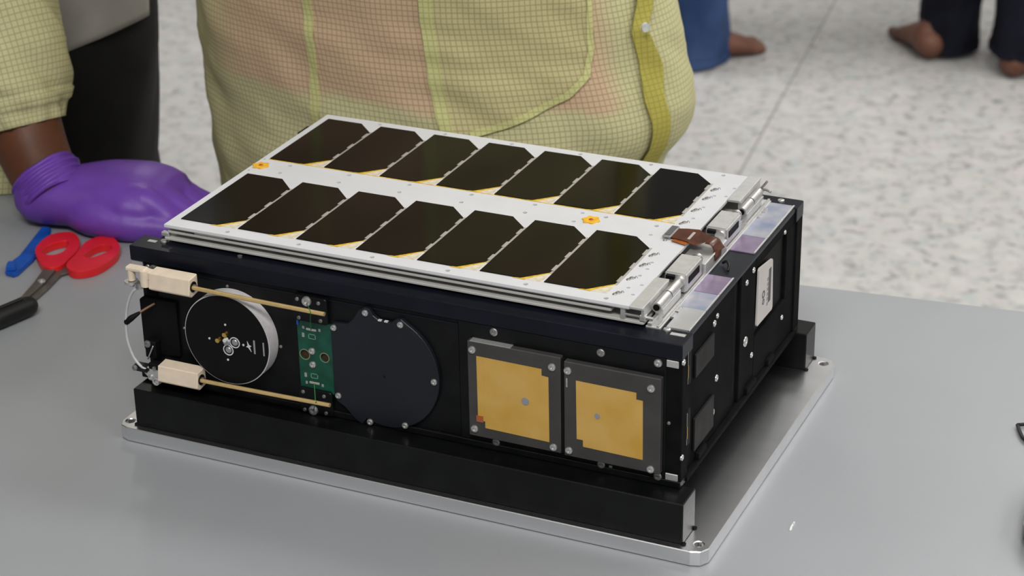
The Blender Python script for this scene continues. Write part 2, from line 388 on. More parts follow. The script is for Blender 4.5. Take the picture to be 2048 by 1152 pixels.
# --- front: left panel, middle recess, right panel
MB().box(6, 226.2, 2.0, 6, 31.2, 109.2).build('front_panel', M['black'], sat, bevel=.3)
MB().box(226.6, 356, .6, 6, 31.2, 109.2).build('front_panel', M['black'], sat, bevel=.4)
MB().box(7, 226, 1.4, 3, 105.3, 106.4).build('panel_groove_strip', M['navy'], sat)
MB().prism([(4.0, 83), (6.5, 85), (31, 85.5), (31, 47), (6, 45.5), (4.2, 49)], 'xz', -.6, 3).build('side_cover', M['soot'], sat, bevel=.6)
for x, z, r in ((22.8, 104.7, .9), (68.8, 102.5, 1.0), (104.1, 67.7, 1.1), (34.4, 67.4, .9), (358.3, 68.2, 1.1), (11, 69, .9)):
    screw(sat, (x, 1.9 if x < 300 else 1.0, z), (0, -1, 0), r, 'dullsteel', h=.7)
screw(sat, (15.9, 1.6, 105.6), (0, -1, 0), 2.5, 'dullsteel'); screw(sat, (12, 1.6, 106.2), (0, -1, 0), 1.6, 'dullsteel')
for x, z in ((249.6, 105.6), (316.6, 105.0), (249.6, 30.4+2.2), (317, 32.2), (352.1, 32.0)): screw(sat, (x, .6, z), (0, -1, 0), 2.6, 'dullsteel', h=.8)
screw(sat, (351.5, .6, 105.4), (0, -1, 0), 2.5, 'steel', h=1.5)
MB().box(322, 324, .2, 1, 31.6, 33).build('test_pad', M['greyprint'], sat)
# --- round antenna
ant = MB().cyl((72.2, 2.0, 71), (0, -1, 0), 30.2, 10.6, 96).build('round_antenna', M['rimgrey'], sat, auto=.5)
MB().cyl((72.2, -8.5, 71), (0, -1, 0), 29.6, .5, 96).build('antenna_face', M['disc'], ant)
for dx, dz in ((0, 11.6), (-12.3, 0), (0, -12.4), (12, 0)):
    MB().cyl((72.1+dx, -8.9, 70+dz), (0, -1, 0), .75, .35, 10).build('dot_mark', M['silk'], ant)
for dx, dz in ((.6, -5.6), (5.6, .4)):
    MB().ring((72.3+dx, -8.9, 70+dz), (0, -1, 0), 3.0, 3.7, .3).build('pad_ring', M['silk'], ant)
    MB().cyl((72.3+dx, -8.9, 70+dz), (0, -1, 0), 2.35, .6, 20, 1.6).build('solder_pad', M['solder'], ant)
MB().cyl((72.2, -8.9, 69.8), (0, -1, 0), 2.6, 1.2, 20, 2.0).build('hub', M['solder'], ant, auto=.8)
MB().cyl((72.2, -9.2, 71.8), (0, -1, 0), 1.5, 2.6, 14, 1.2).build('hub_pin', M['silk'], ant, auto=.8)
for dx, dz in ((0, 5.4), (-5.3, .6)):
    MB().cyl((72.0+dx, -8.9, 70+dz), (0, -1, 0), 2.0, 2.4, 16, 1.5).build('gold_pin', M['gold'], ant, auto=.8)
for x0, x1, z0, z1 in ((91.4, 92.5, 65.4, 74.6), (98.0, 98.9, 65.2, 74.2)):
    MB().box(x0, x1, -9.3, -8.9, z0, z1).build('print_line', M['greyprint'], ant)
MB().prism([(87.0, 73.2), (88.2, 70.7), (89.8, 70.2), (88.6, 69.3), (89.6, 66.2), (87.6, 68.9), (86.0, 69.2), (87.2, 70.2)], 'xz', -9.3, -8.9).build('cross_mark', M['silk'], ant)
# --- hinged beige antenna holders with brass rods
for k, (zc, z_end) in enumerate(((105.3, 103.9), (41.4, 42.6))):
    da = MB().prism([(-16.5, zc-4.9), (-14.8, zc+5.2), (-5.6, zc+6.0), (-5.6, zc-6.2), (-13.2, zc-7.2)] if True else [], 'yz', 23.2, 52.5).build('antenna_holder', M['peek'], sat, bevel=.5)
    MB().cyl((50.5, -11.2, zc-.6), (1, 0, 0), 3.4, 2.4, 20).build('bore', M['soot'], da)
    MB().cyl((52.5, -11.2, zc-.6), (1, 0, 0), 1.7, 2.2, 14).build('ferrule', M['dullsteel'], da)
    MB().limb([(52, -12.2, zc-.7), (98, -12.6, (zc+z_end)/2-.5), (145, -13, z_end)], [1.35]*3, 12, steps=3, round_end=False).build('brass_rod', M['brassrod'], da, auto=.8)
    if k == 0:
        MB().box(17.5, 24, -14.5, -8.5, zc-.4, zc+5.4).build('hinge_knuckle', M['peek'], da, bevel=.8)
        MB().cyl((19, -12.5, zc-5), (0, 0, 1), 3.6, 10.6, 16).build('hinge_drum', M['peek'], da, auto=.8)
        MB().box(5.8, 20, -14.8, -9, zc+3.6, zc+6.6).build('hinge_arm', M['peek'], da, bevel=.8)
        MB().cyl((8.6, -12.2, zc-3), (0, 0, 1), 2.5, 8, 14).build('hinge_post', M['peek'], da, auto=.8)
        MB().cyl((8.2, -12.2, zc-5.2), (0, 0, 1), 4.4, 1.6, 18).build('washer', M['steel'], da, auto=.8)
        MB().cyl((8.2, -12.2, zc-7.4), (0, 0, 1), 1.6, 2.4, 12).build('screw_tip', M['steel'], da, auto=.8)
        MB().cyl((15.4, -13.8, zc-6.2), (0, 0, 1), 3.0, 3.2, 14, 2.4).build('ferrule', M['dullsteel'], da, auto=.8)
    else:
        MB().prism([(6, zc+2), (10, zc-2.4), (18.5, zc-10.2), (22, zc-9.6), (24.5, zc-6), (24.5, zc+1), (17, zc+1.5)], 'xz', -13, -10).build('hinge_arm', M['satin'], da, bevel=.6)
        screw(da, (16.2, -13, zc-5.2), (0, -1, 0), 2.0, 'steel')
        MB().ring((20.3, -13.6, zc-7.2), (0, -1, 0), 1.7, 2.5, .8).build('washer', M['satin'], da)
        MB().box(3.6, 15.4, -15.4, -8, zc-2.2, zc+2.2).build('hinge_knuckle', M['blackrub'], da, bevel=1.4, seg=2)
        screw(da, (6.4, -15.4, zc+.6), (0, -1, 0), 1.9, 'dullsteel')
        MB().box(15, 23, -13.5, -8, zc+.4, zc+5).build('hinge_block', M['soot'], da, bevel=.8)
        MB().cyl((20, -13.5, zc+2.2), (0, -1, 0), 1.3, 1.0, 12).build('rivet', M['dullsteel'], da)
cb = MB().tube([(15.5, -14.2, 99), (9.5, -14.2, 95), (4.0, -13.6, 84), (1.2, -13, 70), (1.2, -13, 59), (4.2, -13, 49), (9, -13.6, 43.6), (13.6, -14, 41.6)], .95, 10, 5).build('coax_cable', M['cable'], sat, smooth=True)
MB().limb([(2.2, -13, 72.5), (5.2, -12, 75.2), (9.0, -9, 78)], [2.0, 2.0, 1.0], 10).build('heat_shrink', M['soot'], cb, smooth=True)
MB().tube([(8, -10, 77.4), (12, -5, 80), (16, -1, 82.4)], .8, 8, 4).build('tan_wire', M['brownwire'], cb, smooth=True)
MB().tube([(12.4, -9, 46.5), (15.4, -8.6, 53), (16.8, -8.4, 56.2)], .5, 6, 3).build('steel_wire', M['steel'], cb, smooth=True)
screw(sat, (11.8, -7, 56), (0, -1, 0), 2.4, 'dullsteel'); MB().box(9.2, 17.2, -7, 2, 46, 58).build('latch_bracket', M['soot'], sat, bevel=.8)
# --- green circuit board with rod clamps
pcb = MB().prism([(117.6, 42.5), (141.2, 42.5), (141.2, 90), (117.6, 90)], 'xz', .2, 1.9, [circ(121.8, 66.6, 3.1, 16), circ(135.6, 66.9, 2.8, 16)]).build('circuit_board', M['pcb'], sat)
for x, z, r in ((121.8, 66.6, 3.1), (135.6, 66.9, 2.8)):
    MB().ring((x, .3, z), (0, -1, 0), r, r+.6, .25).build('hole_ring', M['holering'], pcb)
    MB().cyl((x, 1.95, z), (0, -1, 0), r, .3, 16).build('hole_lining', M['holebrown'], pcb)  # dark brown disc closing the back of each board hole
for z in (69.8, 60.6): screw(pcb, (127.0, .2, z), (0, -1, 0), 2.3, 'steel', h=1.4)
for s, zz in ((1, 84.5), (-1, 48.0)):
    MB().box(124.0, 131.0, -.5, .2, zz-.7, zz+.8).build('chip_resistor', M['tab'], pcb, bevel=.2)
    for dx in (-5.6, 5.6): MB().box(127.6+dx*1.0-.7, 127.6+dx+.7, -.1, .2, zz-.9+s*.6, zz+.9+s*.6).build('silk_mark', M['greyprint'], pcb)
    MB().box(120.8, 122.4, -.1, .2, zz-s*4.6-1.4, zz-s*4.6+1.4).build('silk_mark', M['greyprint'], pcb)
    for a, b, c, d in ((125.2, 130.2, -1.6, -1.3), (125.2, 130.2, 1.3, 1.6), (125.2, 125.6, -1.6, 1.6), (129.8, 130.2, -1.6, 1.6)):
        MB().box(a, b, -.1, .2, zz-s*4.8+c, zz-s*4.8+d).build('silk_outline', M['silkgreen'], pcb)
MB().box(117.7, 119, -.6, .3, 86.5, 90.5).build('blue_component', M['blue'], pcb)
for zc, sg in ((98.6, 1), (35.4, -1)):
    cl = MB().prism(rrect(116.6, 140.0, zc-(8.6 if sg > 0 else 8.0), zc+8.6, 2), 'xz', -1.6, 2).build('rod_clamp', M['black'], sat, bevel=.4)
    screw(cl, (126.6, -1.6, zc+5.6*sg), (0, -1, 0), 3.2, 'steel', h=1.8)
    for x, dz in ((120, 6), (134.6, 5.6), (120.4, -6.4), (135.4, -6)): screw(cl, (x, -1.6, zc+dz), (0, -1, 0), 1.3, 'dullsteel', h=.8)
    MB().box(138.4, 143.6, -15.5, -1, zc+5.9*sg+(-2 if sg > 0 else -1.2)-3, zc+5.9*sg+(-2 if sg > 0 else -1.2)+2.4).build('rod_cradle', M['soot'], cl, bevel=.8) if False else None
    MB().tube([(127.4, -3.6, zc+5*sg), (136.6, -15.0, 105.2 if sg > 0 else 44.2), (131.5, -7, zc-3*sg), (127.6, -.6, 84.6 if sg > 0 else 48)], .28, 6, 4).build('green_thread', M['green_thread'], cl, smooth=True)
# --- charcoal cover plate with ears
def cover_outline():
    pts = []; cx, cz, R = 177, 66.5, 36.6
    for a in range(62, -118, -6):
        pts.append((cx + R*math.cos(math.radians(a)), cz + (R+1.6)*math.sin(math.radians(a))))
    pts += [(160, 26.4), (155, 29.5), (148.5, 36.2), (143.5, 39.0), (141.6, 42), (141.6, 90.6), (143, 92.4), (147, 92.8), (153, 93.2), (157.5, 98), (161.5, 104.2), (165, 106.6), (168.6, 106.2), (171, 102.4), (175, 99.9), (183, 99.8), (186, 102.4), (189.6, 103.4)]
    return pts
cv = MB().prism(cover_outline(), 'xz', -1.0, 2).build('cover_plate', M['cover'], sat, bevel=.35)
for x, z in ((166, 103.3), (189.3, 99.8), (210.4, 65.8), (189.7, 32.0), (165.6, 29.4), (144.4, 43.2), (143.8, 89.4)): screw(cv, (x, -1.0, z), (0, -1, 0), 2.1, 'steel', h=1.2)
MB().cyl((177, -.95, 62.6), (0, -1, 0), .8, .1, 10).build('centre_hole', M['soot'], cv)
for x in (174.4, 178.6): MB().box(x, x+2.2, -1.3, .5, 99.6, 100.3).build('edge_nick', M['silk'], cv)
# --- two patch antennas
def patch(x0, x1, z0, z1, poly, dot, dots, lip):
    p = MB().box(x0, x1, -4.0, .6, z0, z1).build('patch_antenna', M['board'], sat, bevel=.5)
    MB().prism(poly, 'xz', -4.25, -4.0).build('metal_patch', M['patch'], p)
    MB().cyl((dot[0], -4.25, dot[1]), (0, -1, 0), dot[2], .4, 18).build('feed_pin', M['solder'], p)
    for x, z in dots: screw(p, (x, -4.0, z), (0, -1, 0), 2.4, 'steel', h=1.3)
    return p
pA = patch(234.2, 293.4, 36.6, 99.4, [(240.2, 90.4), (281.7, 90.0), (281.7, 85.8), (286.0, 85.4), (286.2, 42.9), (245, 43.6), (245, 48), (240.4, 47.8)], (271.3, 67.0, 2.4),
           ((237.6, 94.0), (288.3, 92.6), (288.8, 40.0), (237.9, 41.6)), 1)
MB().box(239.4, 243.8, -4.5, -4.1, 47.0, 51.2).build('copper_tab', M['copper'], pA)
MB().box(240.4, 245.0, -4.36, -4.2, 51.2, 90.2).build('overlap_strip', M['copper'] if False else M['patch'], pA)
MB().box(236, 262, -3.8, 1.2, 99.3, 99.7).build('worn_edge', M['satin'], pA)
pB = patch(295.5, 355.0, 36.0, 97.8, [(303.2, 86.8), (340.3, 86.4), (340.3, 82.1), (344.3, 82.0), (344.6, 43.8), (307.5, 44.5), (307.5, 48.8), (303.6, 48.8)], (316.5, 66.6, 1.7),
           ((298.1, 92.2), (349.2, 91.0), (349.4, 38.6), (298.6, 40.0)), 0)
MB().box(297.0, 297.9, -4.3, -4, 81.5, 87.2).build('print_line', M['greyprint'], pB)
MB().box(293.8, 295.1, -3.2, .6, 37, 98).build('gap_seal', M['soot'], sat)
# --- end face (towards +x)
MB().box(362, 364.2, 12.0, 96.0, 31.2, 117.8).build('end_panel', M['blackmatt'], sat, bevel=.4)
MB().box(362, 364.8, 106.0, 134.0, 31.2, 117.8).build('end_panel', M['blackmatt'], sat, bevel=.5)
MB().box(362, 364.8, 134.0, 214.0, 109.5, 117.8).build('end_panel', M['blackmatt'], sat, bevel=.5)
MB().box(362, 364.8, 134.0, 214.0, 31.2, 62.0).build('end_panel', M['blackmatt'], sat, bevel=.5)
MB().box(362, 364.8, 196.0, 214.0, 62.0, 109.5).build('end_panel', M['blackmatt'], sat, bevel=.5)
MB().box(362, 362.6, 96, 106, 31, 118).build('end_gap', M['soot'], sat)
lab = MB().prism([(137.3, 70), (138.2, 106.2), (139.6, 107.4), (164.6, 103.6), (166, 102.2), (168.6, 69), (167.4, 67.4), (138.2, 68.6)][::-1], 'yz', 364.2, 365.4).build('sticker', M['sticker'], sat)
MB().box(365.3, 365.55, 158.5, 163.0, 76, 99).build('print_block', M['ink'], lab)
for k in range(6): MB().box(365.3, 365.6, 155.5, 157.6, 75+k*3.4, 77.2+k*3.4).build('print_line', M['greyprint'], lab)
MB().ring((365.3, 148.5, 86), (1, 0, 0), 1.6, 2.6, .3, 16).build('print_ring', M['ink'], lab)
MB().ring((365.3, 148.5, 81), (1, 0, 0), 1.2, 2.0, .3, 16).build('print_ring', M['ink'], lab)
for y0, y1, z0, z1 in ((24, 56, 86.5, 102), (24, 58, 38.5, 60.5)):
    cn = MB().box(364, 365.3, y0, y1, z0, z1).build('connector', M['soot'], sat, bevel=.5)
    MB().box(365.2, 365.6, y0+1, y1, z0+.4, z1-.6).build('connector_tape', M['tape'], cn)
for z0, z1 in ((90.4, 110.6), (51, 71.6)):
    sl = MB().box(364, 365.4, 5.6, 17.5, z0-2.5, z1+.5).build('slot_frame', M['soot'], sat, bevel=.4)
    MB().box(365.3, 366.2, 9.4, 10.1, z0, z1).build('contact_strip', M['dullsteel'], sl)
    MB().box(366.1, 366.4, 9.4, 10.1, z0+4, z0+12).build('contact_plating', M['gold'], sl)
for y, z, r in ((63.6, 109, 1.7), (58.8, 106.2, 2.1), (65, 67.4, 2.2), (59.6, 47, 2.4), (116.7, 67.8, 3.3), (115.7, 108, 1.9), (128.4, 111, 1.9), (129.6, 52.6, 1.9), (191, 51, 1.7), (190.6, 111, 1.5)):
    screw(sat, (364.2 if y < 100 else 364.8, y, z), (1, 0, 0), r, 'steel', h=.9)
for z in (108.6, 47.4): screw(sat, (365.9, 2.6, z - 1), (1, 0, 0), 1.9, 'steel', h=.8)
MB().box(362, 367.2, 9, 217, 27.0, 30.4).build('end_sill', M['blackmatt'], sat, bevel=.5)
for y0, y1 in ((30, 44), (118, 136), (160, 172)): MB().box(364, 366.8, y0, y1, 30.4, 35).build('sill_block', M['blackmatt'], sat, bevel=.5)
# --- top deck beside the panel
MB().box(338, 365, 17.5, 211.5, 116.8, 118.6).build('deck_plate', M['cover'], sat)
for y0, y1, mm in ((17.8, 45.5, 'filmS'), (46.2, 69.6, 'filmB'), (70.2, 95.2, 'filmP'), (134.2, 158.4, 'filmP'), (159, 214.6, 'filmB')):
    f_ = MB().box(349.6 if y0 < 18 else 342.6, 363.4, y0, y1, 118.6, 119.5 if y0 > 18 else 120.2).build('deck_film', M[mm], sat, bevel=.15)
    MB().box(362.6, 363.6, y0, y1, 119.3, 119.9).build('film_edge', M['satin'], f_)
MB().tube([(350.6, 112, 120.4), (353.5, 110.6, 122.4), (356.4, 106.2, 122.0), (356.8, 103.2, 119.6)], .9, 8, 4).build('black_lead', M['blackrub'], sat, smooth=True)
# --- hinge line
hl = MB().box(338.4, 347.4, 14, 216, 118.8, 120.3).build('hinge_leaf', M['satin'], sat, bevel=.3)
MB().box(339.6, 342.2, 14, 216, 120.2, 122.6).build('leaf_rib', M['satin'], hl, bevel=.3)
MB().box(345.0, 346.6, 14, 216, 120.2, 121.4).build('leaf_rib', M['steel'], hl, bevel=.3)
for y in (30, 38, 187, 196): MB().box(347.4, 349.6, y, y+6, 118.8, 120.8).build('leaf_tooth', M['steel'], hl, bevel=.3)
for y0, y1 in ((9.2, 51.8), (178, 220.6)):
    hb = MB().box(330.2, 338.6, y0, y1, 131.4, 133.2).build('hinge_bracket', M['satin'], sat, bevel=.3)
    MB().box(336.8, 338.6, y0+2, y1-2, 126, 131.6).build('bracket_flange', M['satin'], hb)
for y0, y1 in ((23, 58.5), (172.5, 207)):
    ym = (y0 + y1) / 2
    br = MB().cyl((341.6, y0, 128.2), (0, 1, 0), 3.0, ym - y0 - .6, 20).build('hinge_barrel', M['steel'], sat, auto=.7)
    MB().cyl((341.6, ym+.6, 128.2), (0, 1, 0), 3.0, y1 - ym - .6, 20).build('barrel_half', M['steel'], br, auto=.7)
    MB().cyl((341.6, ym-.8, 128.2), (0, 1, 0), 2.4, 1.6, 16).build('barrel_gap', M['soot'], br)
    MB().cyl((341.6, y0-.4, 128.2), (0, 1, 0), 2.0, .9, 16).build('pin_end', M['soot'], br)
    MB().box(339.5, 344.6, y0+3, y1-3, 120, 126.4).build('barrel_saddle', M['satin'], br, bevel=.4)
for y0, y1 in ((60.5, 88.5), (132, 160)):
    kb = MB().box(332.2, 345.8, y0, y1, 121.4, 133.4).build('hinge_block', M['satin'], sat, bevel=.9, seg=2)
    MB().box(345.6, 346.2, y0+4, y1-6, 126.2, 130.4).build('side_slot', M['soot'], kb)
    MB().box(331.2, 332.4, y0-.6, y1+.6, 131.4, 132.5).build('gap_line', M['soot'], kb)
    MB().box(334, 339, y0-2.8, y0-.2, 130.2, 132.4).build('gap_line', M['soot'], kb)
    MB().cyl((342.3, y0-2.6, 129.2), (0, 1, 0), 3.2, 2.8, 18).build('end_cap', M['steel'], kb, auto=.7)
    MB().cyl((341.2, y1, 129.6), (0, 1, 0), 3.0, 5.6, 18).build('spring_drum', M['steel'], kb, auto=.7)
    MB().ring((341.2, y1+1.5, 129.6), (0, 1, 0), 2.9, 3.7, 1.6, 18).build('spring_coil', M['dullsteel'], kb)
# small post and pin of the release at the front corner, and the pins at the back
rp = MB().box(323.6, 326.6, 12.4, 15.0, 122.4, 130.4).build('release_post', M['satin'], sat, bevel=.3)
MB().cyl((326.5, 13.6, 125.6), (1, 0, 0), .8, 9, 10).build('release_pin', M['steel'], rp)
MB().box(335.4, 339, 11.8, 15.6, 123.4, 127.4).build('pin_block', M['satin'], rp, bevel=.5)
MB().cyl((339, 13.6, 125.4), (1, 0, 0), 1.1, 4.4, 12).build('pin_tip', M['steel'], rp)
rq = MB().cyl((341.6, 208, 128.2), (0, 1, 0), 2.0, 4.5, 14).build('hinge_pin_end', M['steel'], sat, auto=.7)
MB().tube([(341.6, 210, 129), (345, 210, 129.6), (349, 209, 129)], .8, 8, 3).build('spring_leg', M['dullsteel'], rq, smooth=True)
MB().tube([(342, 211, 130), (344.6, 211.4, 133.4), (345.6, 211.6, 135)], .8, 8, 3).build('spring_leg', M['dullsteel'], rq, smooth=True)
# --- solar panels: two folded ones below, one on top with fourteen cells
lo1 = MB().prism(rrect(18, 338, 12.4, 219, 1.5), 'xy', 121.0, 122.7).build('lower_panel', M['edge'], sat, bevel=.3)
mid = MB().prism(rrect(20.5, 318, 13.0, 220, 1.5), 'xy', 125.8, 127.6).build('middle_panel', M['edge'], sat, bevel=.3)
for z0, z1 in ((122.7, 125.8), (127.6, 130.5)):
    for x in (40, 175, 300):
        for y in (40, 118, 196): MB().cyl((x, y, z0), (0, 0, 1), 3, z1-z0, 12).build('standoff', M['satin'], mid)
MB().box(15.4, 21, 13.5, 17, 122.6, 125.4).build('corner_clip', M['satin'], lo1, bevel=.5)
MB().box(40, 62, 13.2, 18, 127.6, 129.6).build('edge_clip', M['satin'], mid, bevel=.4)
MB().cyl((46, 15, 127.6), (0, 0, 1), 1.2, 2.8, 10).build('clip_post', M['steel'], mid)
MB().cyl((74, 10.4, 119.2), (0, 0, 1), 1.5, 1.2, 12).build('deck_rivet', M['dullsteel'], sat)
holes = []
for k in range(6): holes += [(62.9 + 50.15*k, 15.8, 1.5), (63.4 + 50.15*k, 216.9, 1.5)]
for k in range(5): holes += [(44 + 44*k, 112.4, 1.5), (44 + 44.2*k, 126.1, 1.5)]
holes += [(269.5, 124.6, 1.5), (303.4, 123.6, 1.5), (253.6, 110.9, 1.3), (253.6, 125.2, 1.3), (22.0, 130.2, 1.1), (22.4, 109.0, 1.1), (305, 109.5, 1.2),
          (328.0, 198.5, 1.2), (327.4, 184, 1.2), (321, 62, 1.1), (326, 40, 1.1), (326, 26, 1.1)]
for y in (71.7, 51.8, 33.7, 182, 162, 143): holes.append((320.2, y, 1.2))
top = MB().prism([(20, 11), (330, 11), (330, 221), (20, 221)], 'xy', 130.5, 132.2, [circ(x, y, r, 12) for x, y, r in holes]).build('solar_panel', M['white'], sat)
MB().box(20.3, 329.7, 11.3, 220.7, 129.9, 130.52).build('panel_core', M['edge'], top)
for x, y, r in holes:
    if r > 1.25: MB().ring((x, y, 130.7), (0, 0, 1), r*.45, r*1.02, .6, 12).build('insert', M['dullsteel'], top)
cw, ch, cc = 39.4, 81, 13.2
cell0 = None
for row, y0 in enumerate((22.0, 131.6)):
    for k in range(7):
        x0 = 25.4 + 41.15 * k
        if cell0 is None:
            cell0 = MB().prism([(0, 0), (cw-cc, 0), (cw, cc), (cw, ch-cc), (cw-cc, ch), (0, ch)], 'xy', 132.2, 132.75).build('solar_cell', M['cell'], top, bevel=.1)
            tri0 = MB().prism([(cw-cc-3, -.3), (cw+.2, -.3), (cw+.2, cc+1)], 'xy', 132.18, 132.36).build('corner_diode', M['cream'], top)
            yl0 = MB().prism([(cw-cc-4.5, -.9), (cw-cc+3.4, -.9), (cw-cc+3.4, .2), (cw+.2, cc-.6), (cw+.2, cc+1.4), (cw-cc-.6, .6)], 'xy', 132.3, 132.5).build('adhesive_bead', M['kapton'], top)
            gap0 = MB().box(cw-.1, cw+1.5, cc-1, ch-cc+1, 132.18, 132.42).build('cell_gap', M['tab'], top)
            tab0 = MB().box(cw-.8, cw+1.3, 0, 8, 132.4, 132.95).build('cell_tab', M['tab'], top, bevel=.15)
            for o in (cell0, tri0, yl0, gap0): o.location = (x0*.001, y0*.001, 0)
            tab0.location = (x0*.001, (y0+16)*.001, 0); cs = [tab0]
        else:
            for o in (cell0, tri0, yl0, gap0): copy(o, top, (x0, y0, 0))
            copy(tab0, top, (x0, y0+16, 0))
        for dy in (36, 57): copy(tab0, top, (x0, y0+dy, 0))
    MB().box(25, 312.5, y0-.9, y0-.35, 132.2, 132.4).build('row_edge_tape', M['kapton'], top) if row else None
    for y in (0, 21.5, 42, 57.6):
        j = MB(); j.cyl((317.4, y0+3+y, 132.2), (0, 0, 1), 1.9, .7, 10, 1.2); j.cyl((316.2, y0+.6+y, 132.2), (0, 0, 1), 1.5, .6, 10, .9); j.build('solder_joint', M['dullsteel'], top, auto=.8)
        MB().cyl((319.4, y0+4.6+y, 132.2), (0, 0, 1), 1.1, .9, 10, .6).build('solder_bead', M['solder'], top, auto=.8)
for cx, cy in ((26.2, 118.6), (263, 116.4)):
    pts = []
    for i in range(48):
        a = 2*PI*i/48; r = 5.3 + .75*math.cos(6*a); pts.append((cx + r*math.cos(a), cy + r*math.sin(a)))
    d_ = MB().prism(pts, 'xy', 132.2, 132.9).build('adhesive_flower', M['orange'], top, bevel=.15)
    MB().cyl((cx, cy, 132.9), (0, 0, 1), 1.6, .5, 14, .9).build('flower_centre', M['amber'], d_)
# flex cable
fx = MB().prism([(318.5, 107.4), (331, 104.8), (331, 103.2), (336.6, 101.8), (341.6, 111), (341.6, 117.6), (334.5, 121.5), (331, 124.6), (324, 123.4), (318.5, 121.4)], 'xy', 133.4, 133.9).build('flex_cable', M['flex'], sat, bevel=.1)
MB().limb([(341, 112.6, 133.6), (345, 112.4, 133.0), (347.4, 112.2, 129.2), (347.6, 112, 123)], [(6.2, .3)]*4, 8, (0, 0, 1), 5, False).build('flex_tail', M['flex'], fx, smooth=True)
MB().prism([(320, 104.2), (330.4, 101), (331, 104.4), (321.6, 107.4)], 'xy', 132.9, 133.3).build('flex_wing', M['flexlight'], fx)
MB().box(328.8, 330.6, 108, 119, 133.8, 134.3).build('flex_clip', M['tab'], fx, bevel=.2)
cnx = MB().box(313.4, 318.8, 106.4, 123.6, 132.2, 134.6).build('flex_connector', M['dullsteel'], sat, bevel=.6)
MB().box(314.6, 317.8, 108.4, 121.6, 134.4, 134.9).build('connector_latch', M['ink'], cnx)
for y in (104.9, 124.4): MB().cyl((316, y, 132.2), (0, 0, 1), 1.3, 1.0, 10, .8).build('solder_bead', M['solder'], cnx)
MB().prism([(322.6, 126.6), (332, 129.4), (332, 98), (322.6, 95.8)], 'xy', 132.2, 132.45).build('cable_cutout', M['soot'], sat) if False else None
MB().box(330.4, 347, 90.6, 130, 119.4, 128).build('hinge_bridge', M['satin'], sat, bevel=.6)

# ------------------------------------------------------------------ things lying on the table (z = -10 is the table top)
def table_thing(name, x, y, rz): return empty(name, (x*.001, y*.001, .75), rz)

def smooth_loop(pts, n=4):
    """closed Catmull-Rom through the points"""
    out = []; N = len(pts)
    for i in range(N):
        a, b, c, d = (Vector(pts[(i+k) % N]) for k in (-1, 0, 1, 2))
        for k in range(n):
            t = k / n; q = .5 * ((2*b) + (c-a)*t + (2*a-5*b+4*c-d)*t*t + (3*b-a-3*c+d)*t**3); out.append((q.x, q.y))
    return out
def off(pts, o): return [(x-o[0], y-o[1]) for x, y in pts]
o_ = (-192, 154)
sx = table_thing('scissors', *o_, 0)
tag(sx, 'open scissors with red loop handles and grey blades beside the gloved hand', 'scissors')
R1O = [(-229.5, 196.7), (-235.6, 214.7), (-234.0, 228.9), (-222.4, 235.7), (-208.8, 225.6), (-199.2, 209.1), (-196.3, 195.2), (-194.2, 179.2), (-200.8, 172.6), (-212.1, 178.8)]
R1I = [(-224.9, 198.6), (-223.8, 211.2), (-217.5, 220.0), (-211.7, 215.1), (-207.7, 201.5), (-211.5, 194.0), (-218.6, 193.0)]
R2O = [(-191.8, 184.1), (-195.5, 200.5), (-202.1, 223.2), (-197.9, 237.3), (-187.8, 239.3), (-174.6, 229.3), (-166.9, 215.2), (-164.5, 198.2), (-166.5, 184.7), (-173.8, 175.9), (-182.4, 175.3)]
R2I = [(-188.6, 202.3), (-189.6, 215.0), (-186.8, 224.3), (-179.2, 225.3), (-175.3, 218.8), (-177.1, 210.0), (-181.6, 200.2)]
BA = [(-186.6, 106.5), (-197.9, 146.2), (-203.5, 168.9), (-200.1, 182.0), (-196.0, 191.5), (-183.6, 182.9), (-189.1, 172.8), (-183.9, 149.1), (-179.9, 120.2)]
BB = [(-186.3, 107.6), (-184.7, 121.0), (-190.1, 154.3), (-195.0, 172.5), (-200.3, 190.9), (-207.4, 188.0), (-205.7, 174.9), (-196.2, 148.0)]
for O, I in ((R1O, R1I), (R2O, R2I)):
    MB().prism(smooth_loop(off(O, o_)), 'xy', .3, 6.4, [smooth_loop(off(I, o_))]).build('handle_loop', M['red'], sx, bevel=1.9, seg=3, auto=1.2)
MB().prism(off(BA, o_), 'xy', 1.0, 2.8).build('blade', M['blade'], sx, bevel=.3)
MB().prism(off(BB, o_), 'xy', 2.9, 4.7).build('blade', M['blade'], sx, bevel=.3)
screw(sx, (-.6, -.5, 4.7), (0, 0, 1), 3.0, 'steel', 'pivot_screw', h=1.2)
o_ = (-236, 195)
bl = table_thing('plastic_strap', *o_, 0)
BLU = [(-230.3, 159.3), (-237.8, 171.9), (-238.9, 188.4), (-256.4, 242.4), (-248.6, 243.4), (-237.5, 225.8), (-225.0, 187.0), (-220.3, 162.4), (-221.6, 158.0)]
tag(bl, 'flat blue plastic strap with a folded end by the red scissors', 'strap')
MB().prism(off(BLU, o_), 'xy', .1, 3.4).build('strap', M['blue'], bl, bevel=.8, seg=2)
MB().prism(off([(-230.3, 160.3), (-237.2, 172), (-231.5, 174), (-222.4, 163)], o_), 'xy', 3.0, 6.2).build('folded_end', M['blue'], bl, bevel=1.0, seg=2)
mk = table_thing('marker_pen', -172, 109, math.atan2(56.1-108.8, -187.5+172.3))
tag(mk, 'thick black marker lying over the scissor tip, partly out of frame', 'pen')
MB().limb([(0, 0, 7.6), (28, 0, 7.6)], [7.3, 7.5], 20, steps=3).build('cap', M['blackrub'], mk, auto=.9)
MB().limb([(27, 0, 7.6), (120, 0, 7.6)], [7.0, 7.0], 20, steps=3).build('barrel', M['blackrub'], mk, auto=.9)
MB().box(4, 30, -1.6, 1.6, 14.4, 16.2).build('clip', M['blackrub'], mk, bevel=.5)
